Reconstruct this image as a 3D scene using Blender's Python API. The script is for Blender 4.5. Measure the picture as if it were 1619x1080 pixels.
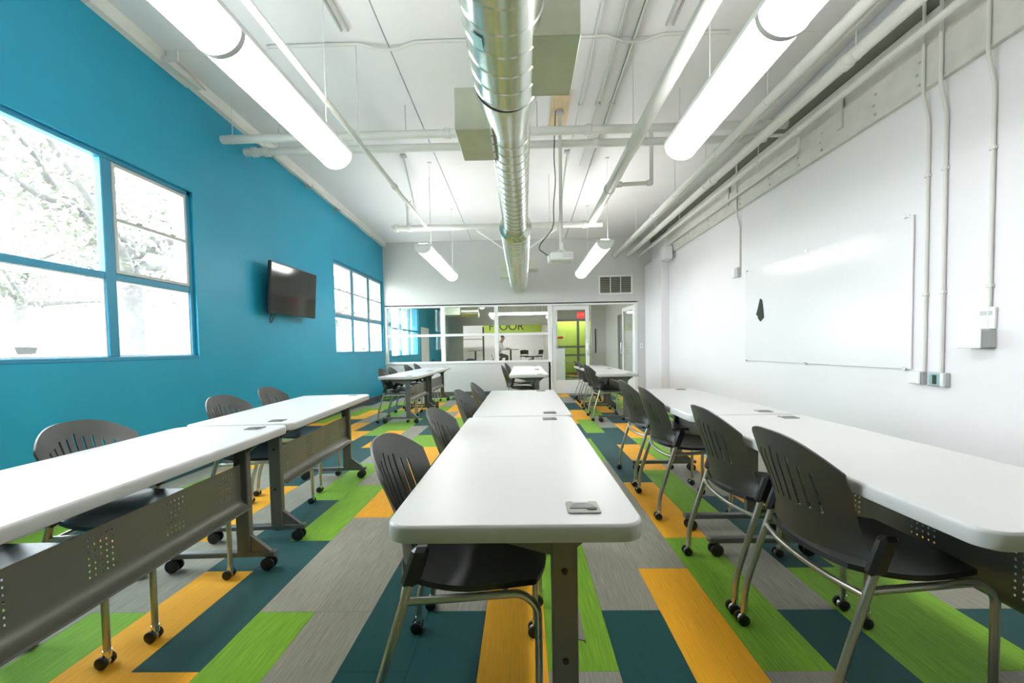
import bpy, bmesh, math, random
from mathutils import Vector, Matrix
random.seed(7)
PI = math.pi
for o in list(bpy.data.objects): bpy.data.objects.remove(o)
SC = bpy.context.scene
COL = SC.collection

# ------------------------------------------------------------------ camera
CAM_H = 1.1405
cd = bpy.data.cameras.new('camera'); cam = bpy.data.objects.new('camera', cd); COL.objects.link(cam)
cd.sensor_fit = 'HORIZONTAL'; cd.sensor_width = 36.0; cd.lens = 662.16 / 1619 * 36.0
cd.shift_x = -(814.2 - 809.5) / 1619; cd.shift_y = (575.5 - 540.0) / 1619
cd.clip_start = 0.02; cd.clip_end = 400
right = Vector((0.99965782, 0.01958094, -0.01734449)); down = Vector((-0.01659438, -0.03784181, -0.99914595)); fwd = Vector((-0.02022056, 0.99909188, -0.03750393))
M3 = Matrix((right, -down, -fwd)).transposed()
cam.matrix_world = Matrix.Translation((0, 0, CAM_H)) @ M3.to_4x4()
SC.camera = cam

# ------------------------------------------------------------------ world, sun, exposure
W = bpy.data.worlds.new('world'); SC.world = W; W.use_nodes = True
bg = W.node_tree.nodes['Background']; bg.inputs[0].default_value = (0.86, 0.94, 1.0, 1); bg.inputs[1].default_value = 9.0
sd = bpy.data.lights.new('sun', 'SUN'); sd.energy = 2.0; sd.angle = 0.05; sd.color = (1.0, 0.95, 0.86)
sun = bpy.data.objects.new('sun', sd); COL.objects.link(sun); sun.rotation_euler = (math.radians(12), math.radians(38), 0)   # high sun on the far side of the building from the windows
LAMP = 9.0
UPLIGHT = 9.0
SC.view_settings.view_transform = 'Standard'; SC.view_settings.look = 'None'
SC.view_settings.gamma = 1.0; SC.view_settings.exposure = 1.08; SC.view_settings.use_curve_mapping = False

# ------------------------------------------------------------------ materials
MATS = {}
def mat(name, col, rough=0.5, metal=0.0, emit=0.0, spec=0.5, bump=0.0, bscale=60.0, var=0.0, vscale=4.0, sheen=0.0, stretch=None):
    m = bpy.data.materials.new(name); m.use_nodes = True; nt = m.node_tree; b = nt.nodes['Principled BSDF']
    c4 = (*col, 1); b.inputs['Base Color'].default_value = c4; b.inputs['Roughness'].default_value = rough; b.inputs['Metallic'].default_value = metal
    b.inputs['Specular IOR Level'].default_value = spec
    if sheen: b.inputs['Sheen Weight'].default_value = sheen; b.inputs['Sheen Roughness'].default_value = 0.5
    if emit: b.inputs['Emission Color'].default_value = c4; b.inputs['Emission Strength'].default_value = emit
    if var or bump:
        tc = nt.nodes.new('ShaderNodeTexCoord'); mp = nt.nodes.new('ShaderNodeMapping'); nt.links.new(tc.outputs['Object'], mp.inputs[0])
        if stretch: mp.inputs['Scale'].default_value = stretch
        oi = nt.nodes.new('ShaderNodeObjectInfo'); mu = nt.nodes.new('ShaderNodeMath'); mu.operation = 'MULTIPLY'; mu.inputs[1].default_value = 37.0
        nt.links.new(oi.outputs['Random'], mu.inputs[0]); cx = nt.nodes.new('ShaderNodeCombineXYZ')
        nt.links.new(mu.outputs[0], cx.inputs[0]); nt.links.new(mu.outputs[0], cx.inputs[1]); nt.links.new(cx.outputs[0], mp.inputs['Location'])
    if var:
        nz = nt.nodes.new('ShaderNodeTexNoise'); nz.inputs['Scale'].default_value = vscale; nz.inputs['Detail'].default_value = 4
        nt.links.new(mp.outputs[0], nz.inputs[0]); mx = nt.nodes.new('ShaderNodeMixRGB'); rp = nt.nodes.new('ShaderNodeValToRGB')
        rp.color_ramp.elements[0].position = 0.3; rp.color_ramp.elements[1].position = 0.7
        nt.links.new(nz.outputs[0], rp.inputs[0]); nt.links.new(rp.outputs[0], mx.inputs[0])
        mx.inputs[1].default_value = (*[x * (1 - var) for x in col], 1); mx.inputs[2].default_value = (*[min(1, x * (1 + var)) for x in col], 1)
        nt.links.new(mx.outputs[0], b.inputs['Base Color'])
    if bump:
        nb = nt.nodes.new('ShaderNodeTexNoise'); nb.inputs['Scale'].default_value = bscale; nb.inputs['Detail'].default_value = 2
        bp = nt.nodes.new('ShaderNodeBump'); bp.inputs['Strength'].default_value = bump; bp.inputs['Distance'].default_value = 0.01
        nt.links.new(mp.outputs[0], nb.inputs[0]); nt.links.new(nb.outputs[0], bp.inputs['Height']); nt.links.new(bp.outputs[0], b.inputs['Normal'])
    MATS[name] = m
    return m
mat('blue_paint', (0.008, 0.32, 0.50), 0.45, var=0.04, vscale=1.5, bump=0.05, bscale=120)
mat('white_paint', (0.81, 0.79, 0.825), 0.5, var=0.015, vscale=1.2, bump=0.05, bscale=120)
mat('olive_paint', (0.20, 0.25, 0.09), 0.6)
mat('stucco', (0.60, 0.59, 0.57), 0.9)
mat('grey_paint', (0.62, 0.62, 0.61), 0.55, var=0.02, vscale=1.2)
mat('ceiling_paint', (0.83, 0.81, 0.825), 0.7, var=0.03, vscale=1.0, bump=0.1, bscale=25)
mat('pipe_paint', (0.72, 0.72, 0.69), 0.4, var=0.03, vscale=5)
mat('ledger_paint', (0.66, 0.65, 0.61), 0.55, var=0.08, vscale=6)
mat('gap_shade', (0.16, 0.17, 0.13), 0.8)  # shade of the gap above the ledger, put into the colour
mat('baseboard', (0.10, 0.10, 0.09), 0.6)
mat('white_frame', (0.82, 0.82, 0.83), 0.4)
mat('blue_frame', (0.03, 0.26, 0.42), 0.4)
mat('sash_grey', (0.48, 0.50, 0.49), 0.4)
mat('lam_white', (0.55, 0.55, 0.545), 0.34, var=0.01, vscale=3)
mat('edge_white', (0.74, 0.75, 0.70), 0.4)
mat('leg_grey', (0.14, 0.145, 0.14), 0.35, metal=0.35)
mat('panel_grey', (0.20, 0.195, 0.165), 0.38, metal=0.4)
mat('plate_grey', (0.26, 0.26, 0.23), 0.35, metal=0.2)
mat('chair_black', (0.030, 0.030, 0.025), 0.40, spec=1.0, bump=0.04, bscale=300)
mat('seat_black', (0.012, 0.013, 0.014), 0.36, spec=0.6)
mat('rubber', (0.010, 0.010, 0.011), 0.45)
mat('chair_steel', (0.52, 0.51, 0.46), 0.28, metal=0.9)
mat('chrome', (0.75, 0.75, 0.75), 0.2, metal=1.0)
mat('galvanized', (0.66, 0.70, 0.63), 0.26, metal=0.92, var=0.07, vscale=9)
mat('galv_box', (0.56, 0.60, 0.49), 0.34, metal=0.75, var=0.08, vscale=5)
mat('seam', (0.22, 0.24, 0.20), 0.4, metal=0.7)
mat('fixture_white', (0.82, 0.82, 0.82), 0.4)
mat('fixture_grey', (0.48, 0.48, 0.49), 0.5)
mat('lens', (1.0, 0.99, 0.97), 0.5, emit=LAMP)
mat('uplens', (1.0, 0.99, 0.97), 0.5, emit=UPLIGHT)
mat('lens_strong', (1.0, 0.99, 0.97), 0.5, emit=20.0)
mat('plywood', (0.74, 0.55, 0.33), 0.6, var=0.1, vscale=6, stretch=(8, 1, 1))
mat('cable_black', (0.03, 0.03, 0.03), 0.5)
mat('projector_white', (0.80, 0.80, 0.79), 0.4)
mat('vent_dark', (0.10, 0.105, 0.08), 0.7)
mat('tv_screen', (0.018, 0.018, 0.015), 0.10, spec=0.6)
mat('tv_body', (0.02, 0.02, 0.02), 0.4)
mat('board_gloss', (0.82, 0.81, 0.84), 0.2, spec=0.25)
mat('felt', (0.04, 0.05, 0.045), 0.9)
mat('box_grey', (0.50, 0.52, 0.53), 0.4)
mat('teal_plastic', (0.25, 0.45, 0.46), 0.4)
mat('lime', (0.46, 0.60, 0.09), 0.6, var=0.03)
mat('red_sign', (0.85, 0.05, 0.04), 0.5, emit=0.6)
mat('red_print', (0.85, 0.08, 0.06), 0.6)
mat('ink', (0.03, 0.04, 0.03), 0.7)
mat('door_grey', (0.23, 0.24, 0.22), 0.5)
mat('hall_grey', (0.36, 0.365, 0.31), 0.6)
mat('corridor_grey', (0.52, 0.52, 0.49), 0.6)
mat('skin', (0.50, 0.28, 0.19), 0.5); mat('shirt', (0.80, 0.80, 0.82), 0.8); mat('trousers', (0.075, 0.08, 0.06), 0.8); mat('hair', (0.02, 0.016, 0.012), 0.6); mat('shoe', (0.03, 0.03, 0.03), 0.5)
mat('bark', (0.115, 0.11, 0.112), 0.9, var=0.2, vscale=6, bump=0.5, bscale=20)
mat('leaf', (0.155, 0.16, 0.135), 0.6, var=0.25, vscale=3)
mat('paving', (0.62, 0.60, 0.56), 0.8, var=0.05)
mat('lawn', (0.30, 0.32, 0.24), 0.9, var=0.2, vscale=8)
# carpet: four colourways with a fine lengthwise stripe
for n, c, v in (('carpet_yellow', (0.88, 0.41, 0.008), 0.10), ('carpet_teal', (0.003, 0.066, 0.066), 0.10), ('carpet_green', (0.19, 0.40, 0.018), 0.22), ('carpet_silver', (0.30, 0.29, 0.235), 0.20)):
    mat(n, c, 0.7, spec=0.3, sheen=0.06, var=v, vscale=3.0, stretch=(55, 2.2, 1), bump=0.35, bscale=90)
# window glass: clear sheet, mirror-like only as its Fresnel reflection
def glass(name, tint):
    m = bpy.data.materials.new(name); m.use_nodes = True; nt = m.node_tree; nt.nodes.remove(nt.nodes['Principled BSDF'])
    out = nt.nodes['Material Output']; tr = nt.nodes.new('ShaderNodeBsdfTransparent'); tr.inputs[0].default_value = (*tint, 1)
    gl = nt.nodes.new('ShaderNodeBsdfGlossy'); gl.inputs['Roughness'].default_value = 0.02; lw = nt.nodes.new('ShaderNodeLayerWeight'); lw.inputs[0].default_value = 0.5; pw = nt.nodes.new('ShaderNodeMath'); pw.operation = 'POWER'; pw.inputs[1].default_value = 5.0
    fr = nt.nodes.new('ShaderNodeMath'); fr.operation = 'MULTIPLY_ADD'; fr.inputs[1].default_value = 0.9; fr.inputs[2].default_value = 0.035; nt.links.new(lw.outputs['Facing'], pw.inputs[0]); nt.links.new(pw.outputs[0], fr.inputs[0])
    mx = nt.nodes.new('ShaderNodeMixShader'); nt.links.new(fr.outputs[0], mx.inputs[0]); nt.links.new(tr.outputs[0], mx.inputs[1]); nt.links.new(gl.outputs[0], mx.inputs[2]); nt.links.new(mx.outputs[0], out.inputs[0])
    MATS[name] = m
glass('glass', (0.97, 0.985, 0.98))

# ------------------------------------------------------------------ mesh helpers
class MB:
    def __init__(s): s.v = []; s.f = []; s.mi = []; s.cur = 0
    def add(s, vs, fs):
        n = len(s.v); s.v += [tuple(x) for x in vs]; s.f += [tuple(i + n for i in f) for f in fs]; s.mi += [s.cur] * len(fs); return s
    def box(s, x0, x1, y0, y1, z0, z1):
        return s.add([(x0,y0,z0),(x1,y0,z0),(x1,y1,z0),(x0,y1,z0),(x0,y0,z1),(x1,y0,z1),(x1,y1,z1),(x0,y1,z1)], [(3,2,1,0),(4,5,6,7),(0,1,5,4),(1,2,6,5),(2,3,7,6),(3,0,4,7)])
    def cbox(s, x0, x1, y0, y1, z0, z1, b=0.004):          # box with chamfered edges
        b = min(b, (x1-x0)*.45, (y1-y0)*.45, (z1-z0)*.45)
        bm = bmesh.new(); bmesh.ops.create_cube(bm, size=1)
        for v in bm.verts: v.co = Vector(((x0+x1)/2 + v.co.x*(x1-x0), (y0+y1)/2 + v.co.y*(y1-y0), (z0+z1)/2 + v.co.z*(z1-z0)))
        bmesh.ops.bevel(bm, geom=bm.edges[:], offset=b, segments=1, affect='EDGES')
        bm.verts.index_update(); s.add([v.co for v in bm.verts], [[v.index for v in f.verts] for f in bm.faces]); bm.free(); return s
    def tube(s, path, r, n=10, caps=True):
        pts = [Vector(q) for q in path]; rs = r if isinstance(r, (list, tuple)) else [r] * len(pts); vs = []; fs = []; pu = None
        for i, q in enumerate(pts):
            t = (pts[min(i+1, len(pts)-1)] - pts[max(i-1, 0)]).normalized()
            if pu is None: pu = t.orthogonal().normalized()
            else:
                pu = (pu - t * pu.dot(t)); pu = pu.normalized() if pu.length > 1e-6 else t.orthogonal().normalized()
            w = t.cross(pu)
            vs += [q + (pu * math.cos(2*PI*k/n) + w * math.sin(2*PI*k/n)) * rs[i] for k in range(n)]
        for i in range(len(pts)-1):
            for k in range(n): a = i*n+k; b = i*n+(k+1) % n; fs.append((a, b, b+n, a+n))
        if caps: fs += [tuple(range(n-1, -1, -1)), tuple(range((len(pts)-1)*n, len(pts)*n))]
        return s.add(vs, fs)
    def lathe(s, prof, c, ax='z', n=24):                    # prof: (radius, along) pairs
        vs = []; fs = []
        for r, a in prof:
            for k in range(n):
                x, y = r*math.cos(2*PI*k/n), r*math.sin(2*PI*k/n)
                q = {'z': (x, y, a), 'y': (x, a, y), 'x': (a, x, y)}[ax]; vs.append((q[0]+c[0], q[1]+c[1], q[2]+c[2]))
        m = len(prof)
        for i in range(m-1):
            for k in range(n): fs.append((i*n+k, i*n+(k+1) % n, (i+1)*n+(k+1) % n, (i+1)*n+k))
        fs += [tuple(range(n-1, -1, -1)), tuple(range((m-1)*n, m*n))]
        return s.add(vs, fs)
    def prism(s, poly, a0, a1, ax='z'):
        n = len(poly)
        def P(u, v, a): return {'z': (u, v, a), 'y': (u, a, v), 'x': (a, u, v)}[ax]
        return s.add([P(u, v, a0) for u, v in poly] + [P(u, v, a1) for u, v in poly], [tuple(range(n-1, -1, -1)), tuple(range(n, 2*n))] + [(i, (i+1) % n, (i+1) % n + n, i+n) for i in range(n)])
    def grid(s, rows, skip=None):
        h = len(rows); w = len(rows[0]); vs = [q for r in rows for q in r]
        return s.add(vs, [(i*w+j, i*w+j+1, (i+1)*w+j+1, (i+1)*w+j) for i in range(h-1) for j in range(w-1) if not (skip and skip(i, j))])
    def mesh(s, name, mats, smooth=None):
        me = bpy.data.meshes.new(name); me.from_pydata(s.v, [], s.f)
        for m in (mats if isinstance(mats, list) else [mats]): me.materials.append(MATS[m])
        if max(s.mi, default=0): me.polygons.foreach_set('material_index', s.mi)
        bm = bmesh.new(); bm.from_mesh(me); bmesh.ops.recalc_face_normals(bm, faces=bm.faces); bm.to_mesh(me); bm.free()
        if smooth is not None:
            me.shade_smooth(); me.set_sharp_from_angle(angle=math.radians(smooth))
        return me
    def build(s, name, mats, parent=None, smooth=None, loc=None):
        return link(name, s.mesh(name, mats, smooth), parent, loc)
def link(name, me, parent=None, loc=None):
    o = bpy.data.objects.new(name, me); COL.objects.link(o)
    if parent: o.parent = parent
    if loc: o.location = loc
    return o
def thing(name, label, cat, loc=(0, 0, 0), rz=0.0, group=None):
    o = link(name, None); o.location = loc; o.rotation_euler = (0, 0, rz); o.empty_display_size = 0.05
    return tag(o, label, cat, group)
def tag(o, label=None, cat=None, group=None, kind=None):
    if label: o['label'] = label
    if cat: o['category'] = cat
    if group: o['group'] = group
    if kind: o['kind'] = kind
    return o
def struct(o, label, cat): return tag(o, label, cat, kind='structure')
def bake(o, **mods):                                        # apply modifiers once so copies can share the mesh
    dg = bpy.context.evaluated_depsgraph_get(); me = bpy.data.meshes.new_from_object(o.evaluated_get(dg)); o.modifiers.clear(); old = o.data; o.data = me
    return o
def solidify(o, t, off=0.0):
    m = o.modifiers.new('s', 'SOLIDIFY'); m.thickness = t; m.offset = off; m.use_even_offset = True
    return bake(o)
def copy_tree(o, parent=None):
    c = o.copy(); COL.objects.link(c); c.parent = parent
    for ch in list(o.children): copy_tree(ch, c)
    return c
def rrect(x0, x1, y0, y1, r, n=6):
    out = []
    for cx, cy, a in ((x1-r, y1-r, 0), (x0+r, y1-r, PI/2), (x0+r, y0+r, PI), (x1-r, y0+r, 3*PI/2)):
        out += [(cx + r*math.cos(a + PI/2*k/n), cy + r*math.sin(a + PI/2*k/n)) for k in range(n+1)]
    return out
def bend(path, r, n=5):                                     # round the corners of a polyline
    P = [Vector(q) for q in path]; out = [P[0]]
    for i in range(1, len(P)-1):
        a = (P[i-1]-P[i]); b = (P[i+1]-P[i]); d = min(r, a.length*.45, b.length*.45); p0 = P[i]+a.normalized()*d; p1 = P[i]+b.normalized()*d
        for k in range(n+1):
            t = k/n; out.append(p0*(1-t)**2 + P[i]*2*t*(1-t) + p1*t*t)
    return out + [P[-1]]

# ------------------------------------------------------------------ room shell
XL, XR, YN, YB = -3.38, 3.12, -1.7, 10.2
def cz(y): return 4.09 - 0.033 * y                          # the ceiling falls gently towards the glass partition
# floor: thin slab carrying loose-laid carpet planks
f = MB().box(XL-.2, XR+.2, YN-.2, 22, -.16, -.008).build('floor', 'carpet_silver'); struct(f, 'floor of multicoloured carpet planks, silver, teal, green and yellow', 'floor')
PX0, PY0, PR = 0.3198, 1.4361, 0.342
known = {-1: [(-3,0,'S'),(0,3,'G'),(3,6,'S')], 0: [(-2,1,'T'),(1,4,'S'),(4,7,'G')], 1: [(-4,-1,'T'),(-1,2,'Y'),(2,5,'S'),(5,8,'S'),(8,11,'G'),(11,14,'T'),(14,17,'Y')],
 2: [(-3,0,'S'),(0,3,'G'),(3,6,'Y'),(6,9,'T'),(9,12,'T'),(12,15,'G'),(15,18,'Y'),(18,21,'T'),(21,24,'S')], 3: [(-2,1,'T'),(1,4,'S'),(4,7,'G'),(7,10,'Y'),(10,13,'T'),(13,16,'S'),(16,19,'G'),(19,22,'Y')],
 4: [(-1,2,'G'),(2,5,'T'),(5,8,'S'),(8,11,'G'),(11,14,'Y'),(14,17,'T'),(17,20,'Y'),(20,23,'G')], 5: [(-3,0,'S'),(0,3,'G'),(3,6,'Y'),(6,9,'Y'),(9,12,'S'),(12,15,'T')], 6: [(-2,1,'T'),(1,4,'S'),(4,7,'T')],
 7: [(-1,2,'S'),(2,5,'Y')], -2: [(-4,-1,'S'),(-1,2,'Y')], -3: [(-2,1,'T'),(1,4,'S')], -4: [(-3,0,'T'),(0,3,'T'),(3,6,'Y')], -5: [(-2,1,'S'),(1,4,'S'),(4,7,'G'),(7,10,'T'),(10,13,'Y'),(13,16,'S'),(16,19,'S')],
 -6: [(-2,1,'G'),(1,4,'S'),(4,7,'Y'),(7,10,'Y'),(10,13,'G'),(13,16,'G'),(16,19,'Y'),(19,22,'G'),(22,25,'T')], -7: [(-3,0,'Y'),(0,3,'T'),(3,6,'G'),(6,9,'S'),(9,12,'G'),(12,15,'T'),(15,18,'S'),(18,21,'Y'),(21,24,'T')],
 -8: [(-1,2,'Y'),(2,5,'T'),(5,8,'G'),(8,11,'S'),(11,14,'S'),(14,17,'T'),(17,20,'G'),(20,23,'S'),(23,26,'T')], -9: [(-2,1,'G'),(1,4,'S'),(4,7,'S'),(7,10,'T'),(10,13,'Y'),(13,16,'G'),(16,19,'T'),(19,22,'Y')],
 -10: [(0,3,'S'),(3,6,'Y'),(6,9,'T'),(9,12,'T'),(12,15,'G'),(15,18,'S'),(18,21,'Y')], -11: [(1,4,'G'),(4,7,'S'),(7,10,'G'),(10,13,'Y'),(13,16,'T'),(16,19,'G')], -12: [(3,6,'Y'),(6,9,'S'),(9,12,'S'),(12,15,'Y'),(15,18,'S'),(18,21,'T')],
 -13: [(4,7,'G'),(7,10,'Y'),(10,13,'S'),(13,16,'T'),(16,19,'Y'),(19,22,'G')], -14: [(11,14,'G'),(14,17,'Y'),(17,20,'G'),(20,23,'S')]}
CN = {'S': 'carpet_silver', 'G': 'carpet_green', 'T': 'carpet_teal', 'Y': 'carpet_yellow'}
def plank_mb(x0, x1, y0, y1, ox=0, oy=0, mb=None): return (mb or MB()).box(x0-ox, x1-ox, y0-oy, y1-oy, -.008, 0)
plank_me = {}
def pick(*no):
    return random.choice([c for c in 'SGTYSGT' if c not in no])
rest = MB(); order = 'SGTY'; lastcol = {}
for k in range(-15, 12):
    x0, x1 = max(PX0 + .25*k, XL) + .0006, min(PX0 + .25*(k+1), XR) - .0006
    if x1 - x0 < .02: continue
    kn = known.get(k, []); ph = kn[0][0] % 3 if kn else (k * 2) % 3
    km = {a: c for a, b, c in kn}; r0 = -9 + (ph - (-9)) % 3; prev = None; cols = {}
    while PY0 + r0*PR < YB:
        c = km.get(r0) or pick(prev, km.get(r0+3), lastcol.get(r0), lastcol.get(r0+1)); prev = c; cols[r0] = c
        y0, y1 = max(PY0 + r0*PR, YN) + .0006, min(PY0 + (r0+3)*PR, YB) - .0006
        if y1 - y0 > .03:
            if y1 > 1.1:
                key = (c, round(x1-x0, 3), round(y1-y0, 3)); cx, cy = (x0+x1)/2, (y0+y1)/2
                if key not in plank_me: plank_me[key] = plank_mb(x0, x1, y0, y1, cx, cy).mesh('carpet_plank', CN[c])
                link('carpet_plank', plank_me[key], f, (cx, cy, 0))
            else: rest.cur = order.index(c); plank_mb(x0, x1, y0, y1, mb=rest)
        r0 += 3
    lastcol = cols
rest_o = rest.build('carpet_plank', [CN[c] for c in order], f); rest_o['kind'] = 'stuff'
hallp = MB()
for k in range(-16, 12):
    r = -(k % 3) / 3
    while 10.35 + r < 21.4:
        hallp.cur = random.choice([0, 1, 1, 2, 3, 0]); hallp.box(PX0 + .25*k, PX0 + .25*(k+1) - .001, max(10.35, 10.35 + r), 10.349 + r + 1.0, -.008, 0); r += 1.0
ho = hallp.build('carpet_plank', [CN[c] for c in order], f); ho['kind'] = 'stuff'
# threshold under the partition
# ceiling (sloping slab)
def slab(x0, x1, y0, y1, z, t): return MB().add([(x0,y0,z(y0)),(x1,y0,z(y0)),(x1,y1,z(y1)),(x0,y1,z(y1)),(x0,y0,z(y0)+t),(x1,y0,z(y0)+t),(x1,y1,z(y1)+t),(x0,y1,z(y1)+t)], [(3,2,1,0),(4,5,6,7),(0,1,5,4),(1,2,6,5),(2,3,7,6),(3,0,4,7)])
# the underside is made of long panels with open joints between them
ceil = slab(XL-.25, XR+.25, YN-.2, YB+.15, lambda y: cz(y)+.03, .2).build('ceiling', 'ceiling_paint'); struct(ceil, 'white painted ceiling of long panels above the exposed pipes', 'ceiling')
edges = [XL, -1.2, 1.05, XR]; yj = [YN, 3.95, 10.2]
for i in range(3):
    for j in range(2):
        slab(edges[i]+.006, edges[i+1]-.006, yj[j]+.002, yj[j+1]-.002, cz, .03).build('ceiling_panel', 'ceiling_paint', ceil)
# two slotted recess channels in the ceiling
for x, y0, y1 in ((-1.52, 2.6, 3.75), (1.33, 2.6, 3.8)):
    s = MB()
    for dx in (-.03, .03): s.add([(x+dx-.008, y0, cz(y0)-.03), (x+dx+.008, y0, cz(y0)-.03), (x+dx+.008, y1, cz(y1)-.03), (x+dx-.008, y1, cz(y1)-.03), (x+dx-.008, y0, cz(y0)+.01), (x+dx+.008, y0, cz(y0)+.01), (x+dx+.008, y1, cz(y1)+.01), (x+dx-.008, y1, cz(y1)+.01)], [(3,2,1,0),(4,5,6,7),(0,1,5,4),(1,2,6,5),(2,3,7,6),(3,0,4,7)])
    tag(s.build('ceiling_channel', 'sash_grey'), 'slim twin-rail metal channel screwed to the ceiling, %s' % ('on the blue wall side' if x < 0 else 'on the whiteboard side'), 'channel', 'ceiling channels')

def wall_cells(mb, axis, pos0, pos1, us, zs, hole):         # wall slab cut into cells, leaving holes
    for i in range(len(us)-1):
        for j in range(len(zs)-1):
            if hole((us[i]+us[i+1])/2, (zs[j]+zs[j+1])/2): continue
            if axis == 'x': mb.box(pos0, pos1, us[i], us[i+1], zs[j], zs[j+1])
            else: mb.box(us[i], us[i+1], pos0, pos1, zs[j], zs[j+1])
    return mb
WZ0, WZ1 = 1.09, 2.80
WINS = [(1.40, 4.31), (7.52, 10.13)]
HW = (10.75, 13.6)
hole_l = lambda y, z: any(a < y < b for a, b in WINS) and WZ0 < z < WZ1
wo = wall_cells(MB(), 'x', XL-.22, XL-.101, [YN-.2, 1.40, 4.31, 7.52, 10.13, YB+.12], [-.16, WZ0, WZ1, 4.15], hole_l).build('wall_outer', 'stucco'); struct(wo, 'pale stucco outer face of the window wall', 'wall')
wl = wall_cells(MB(), 'x', XL-.10, XL, [YN-.2, 1.40, 4.31, 7.52, 10.13, YB+.12], [-.16, WZ0, WZ1, 4.15], hole_l).build('wall_left', 'blue_paint'); struct(wl, 'bright blue painted wall with two steel windows and a TV', 'wall')
wr = MB().box(XR, XR+.2, YN-.2, YB+.12, -.16, 4.15).build('wall_right', 'white_paint'); struct(wr, 'white painted wall that carries the whiteboard', 'wall')
wn = MB().box(XL, XR, YN-.2, YN, -.16, 4.2).build('wall_front', 'olive_paint'); struct(wn, 'plain olive green wall behind the viewpoint', 'wall')
wb = wall_cells(MB(), 'y', YB, YB+.12, [XL, .66, 2.76, XR], [0, .80, 2.20, 3.80], lambda x, z: (x < .66 and .80 < z < 2.20) or (.66 < x < 2.76 and z < 2.20)).build('wall_back', 'grey_paint'); struct(wb, 'pale grey wall above and below the glazed partition', 'wall')
pil = MB().cbox(2.95, XR, 9.02, YB, 0, 3.06, .006).build('wall_pilaster', 'white_paint'); struct(pil, 'white corner pilaster beside the glass door opening', 'pilaster')
for nm, lb, a in (('baseboard_left', 'dark baseboard along the blue wall', (XL, XL+.012, YN, YB, 0, .10)), ('baseboard_right', 'dark baseboard along the whiteboard wall', (XR-.012, XR, YN, 9.0, 0, .10)), ('baseboard_back', 'dark baseboard below the glazed partition', (XL+.02, .64, YB-.012, YB, 0, .10))):
    struct(MB().cbox(*a, .003).build(nm, 'baseboard'), lb, 'baseboard')
# rough white angle closing the top of the blue wall
tr = MB()
for i in range(12):
    y0 = YN + i * 1.0; y1 = min(y0 + .995, YB); d = random.uniform(-.006, .01)
    tr.add([(XL, y0, cz(y0)-.10+d), (XL+.05, y0, cz(y0)-.085+d), (XL+.05, y1, cz(y1)-.085-d), (XL, y1, cz(y1)-.10-d), (XL, y0, cz(y0)), (XL+.10, y0, cz(y0)), (XL+.10, y1, cz(y1)), (XL, y1, cz(y1))], [(3,2,1,0),(4,5,6,7),(0,1,5,4),(1,2,6,5),(2,3,7,6),(3,0,4,7)])
struct(tr.build('trim_1', 'pipe_paint'), 'rough white angle strip along the top of the blue wall', 'trim')

# ------------------------------------------------------------------ windows
def lights(root, y0, y1, fx):
    """a steel window: frame, two mullions, transom, hopper sashes in the side lights; panes are parts"""
    n0, n1 = y0 + .86, y1 - .87
    zt = 1.80
    fr = MB()
    for a in ((y0, y0+.045), (y1-.045, y1)): fr.cbox(fx-.04, fx+.03, a[0], a[1], WZ0, WZ1, .004)
    fr.cbox(fx-.04, fx+.03, y0, y1, WZ1-.04, WZ1, .004); fr.cbox(fx-.04, fx+.05, y0, y1, WZ0, WZ0+.035, .004)
    fr.build('frame', 'blue_frame', root)
    for m in (n0, n1): MB().cbox(fx-.035, fx+.03, m-.045, m+.045, WZ0+.035, WZ1-.04, .006).build('mullion', 'blue_frame', root)
    for a, b in ((y0+.045, n0-.045), (n0+.045, n1-.045), (n1+.045, y1-.045)):
        MB().cbox(fx-.03, fx+.025, a, b, zt-.028, zt+.028, .005).build('transom', 'blue_frame', root)
        side = (b - a) < .9
        MB().box(fx-.004, fx+.004, a, b, WZ0+.035, zt-.028).build('pane', 'glass', root)
        rim = MB()
        for z0, z1 in ((WZ0+.035, WZ0+.05), (zt-.04, zt-.028)): rim.box(fx-.012, fx+.012, a, b, z0, z1)
        for q in (a, b-.012): rim.box(fx-.012, fx+.012, q, q+.012, WZ0+.05, zt-.04)
        rim.build('glazing_bead', 'white_frame', root)
        if side:
            s = MB()
            for q in (a+.004, b-.034): s.cbox(fx-.015, fx+.028, q, q+.03, zt+.03, WZ1-.044, .003)
            for z in (zt+.03, 2.27, WZ1-.075): s.cbox(fx-.015, fx+.028, a+.034, b-.034, z, z+.03, .003)
            sash = s.build('hopper_sash', 'sash_grey', root)
            MB().box(fx-.004, fx+.004, a+.03, b-.03, zt+.055, 2.275).build('pane', 'glass', sash)
            MB().box(fx-.004, fx+.004, a+.03, b-.03, 2.295, WZ1-.07).build('pane', 'glass', sash)
            l = MB()
            for q in (a+.2, b-.22): l.cbox(fx+.026, fx+.042, q, q+.06, 2.296, 2.312, .003)
            l.build('latch', 'sash_grey', sash)
        else:
            MB().box(fx-.004, fx+.004, a, b, zt+.028, WZ1-.04).build('pane', 'glass', root)
    st = MB().prism([(a+.0, z) for a, z in ((y0+1.36, 1.205), (y0+1.50, 1.205), (y0+1.485, 1.158), (y0+1.375, 1.158))], fx+.005, fx+.008, 'x').build('sticker', 'box_grey', root)
for i, (a, b) in enumerate(WINS):
    w = thing('window_%d' % (i+1), ('tall blue-framed steel window opposite the whiteboard' if i == 0 else 'blue-framed steel window beside the glazed partition'), 'window', (0, 0, 0)); w['kind'] = 'structure'
    lights(w, a, b, XL-.06)

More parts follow.
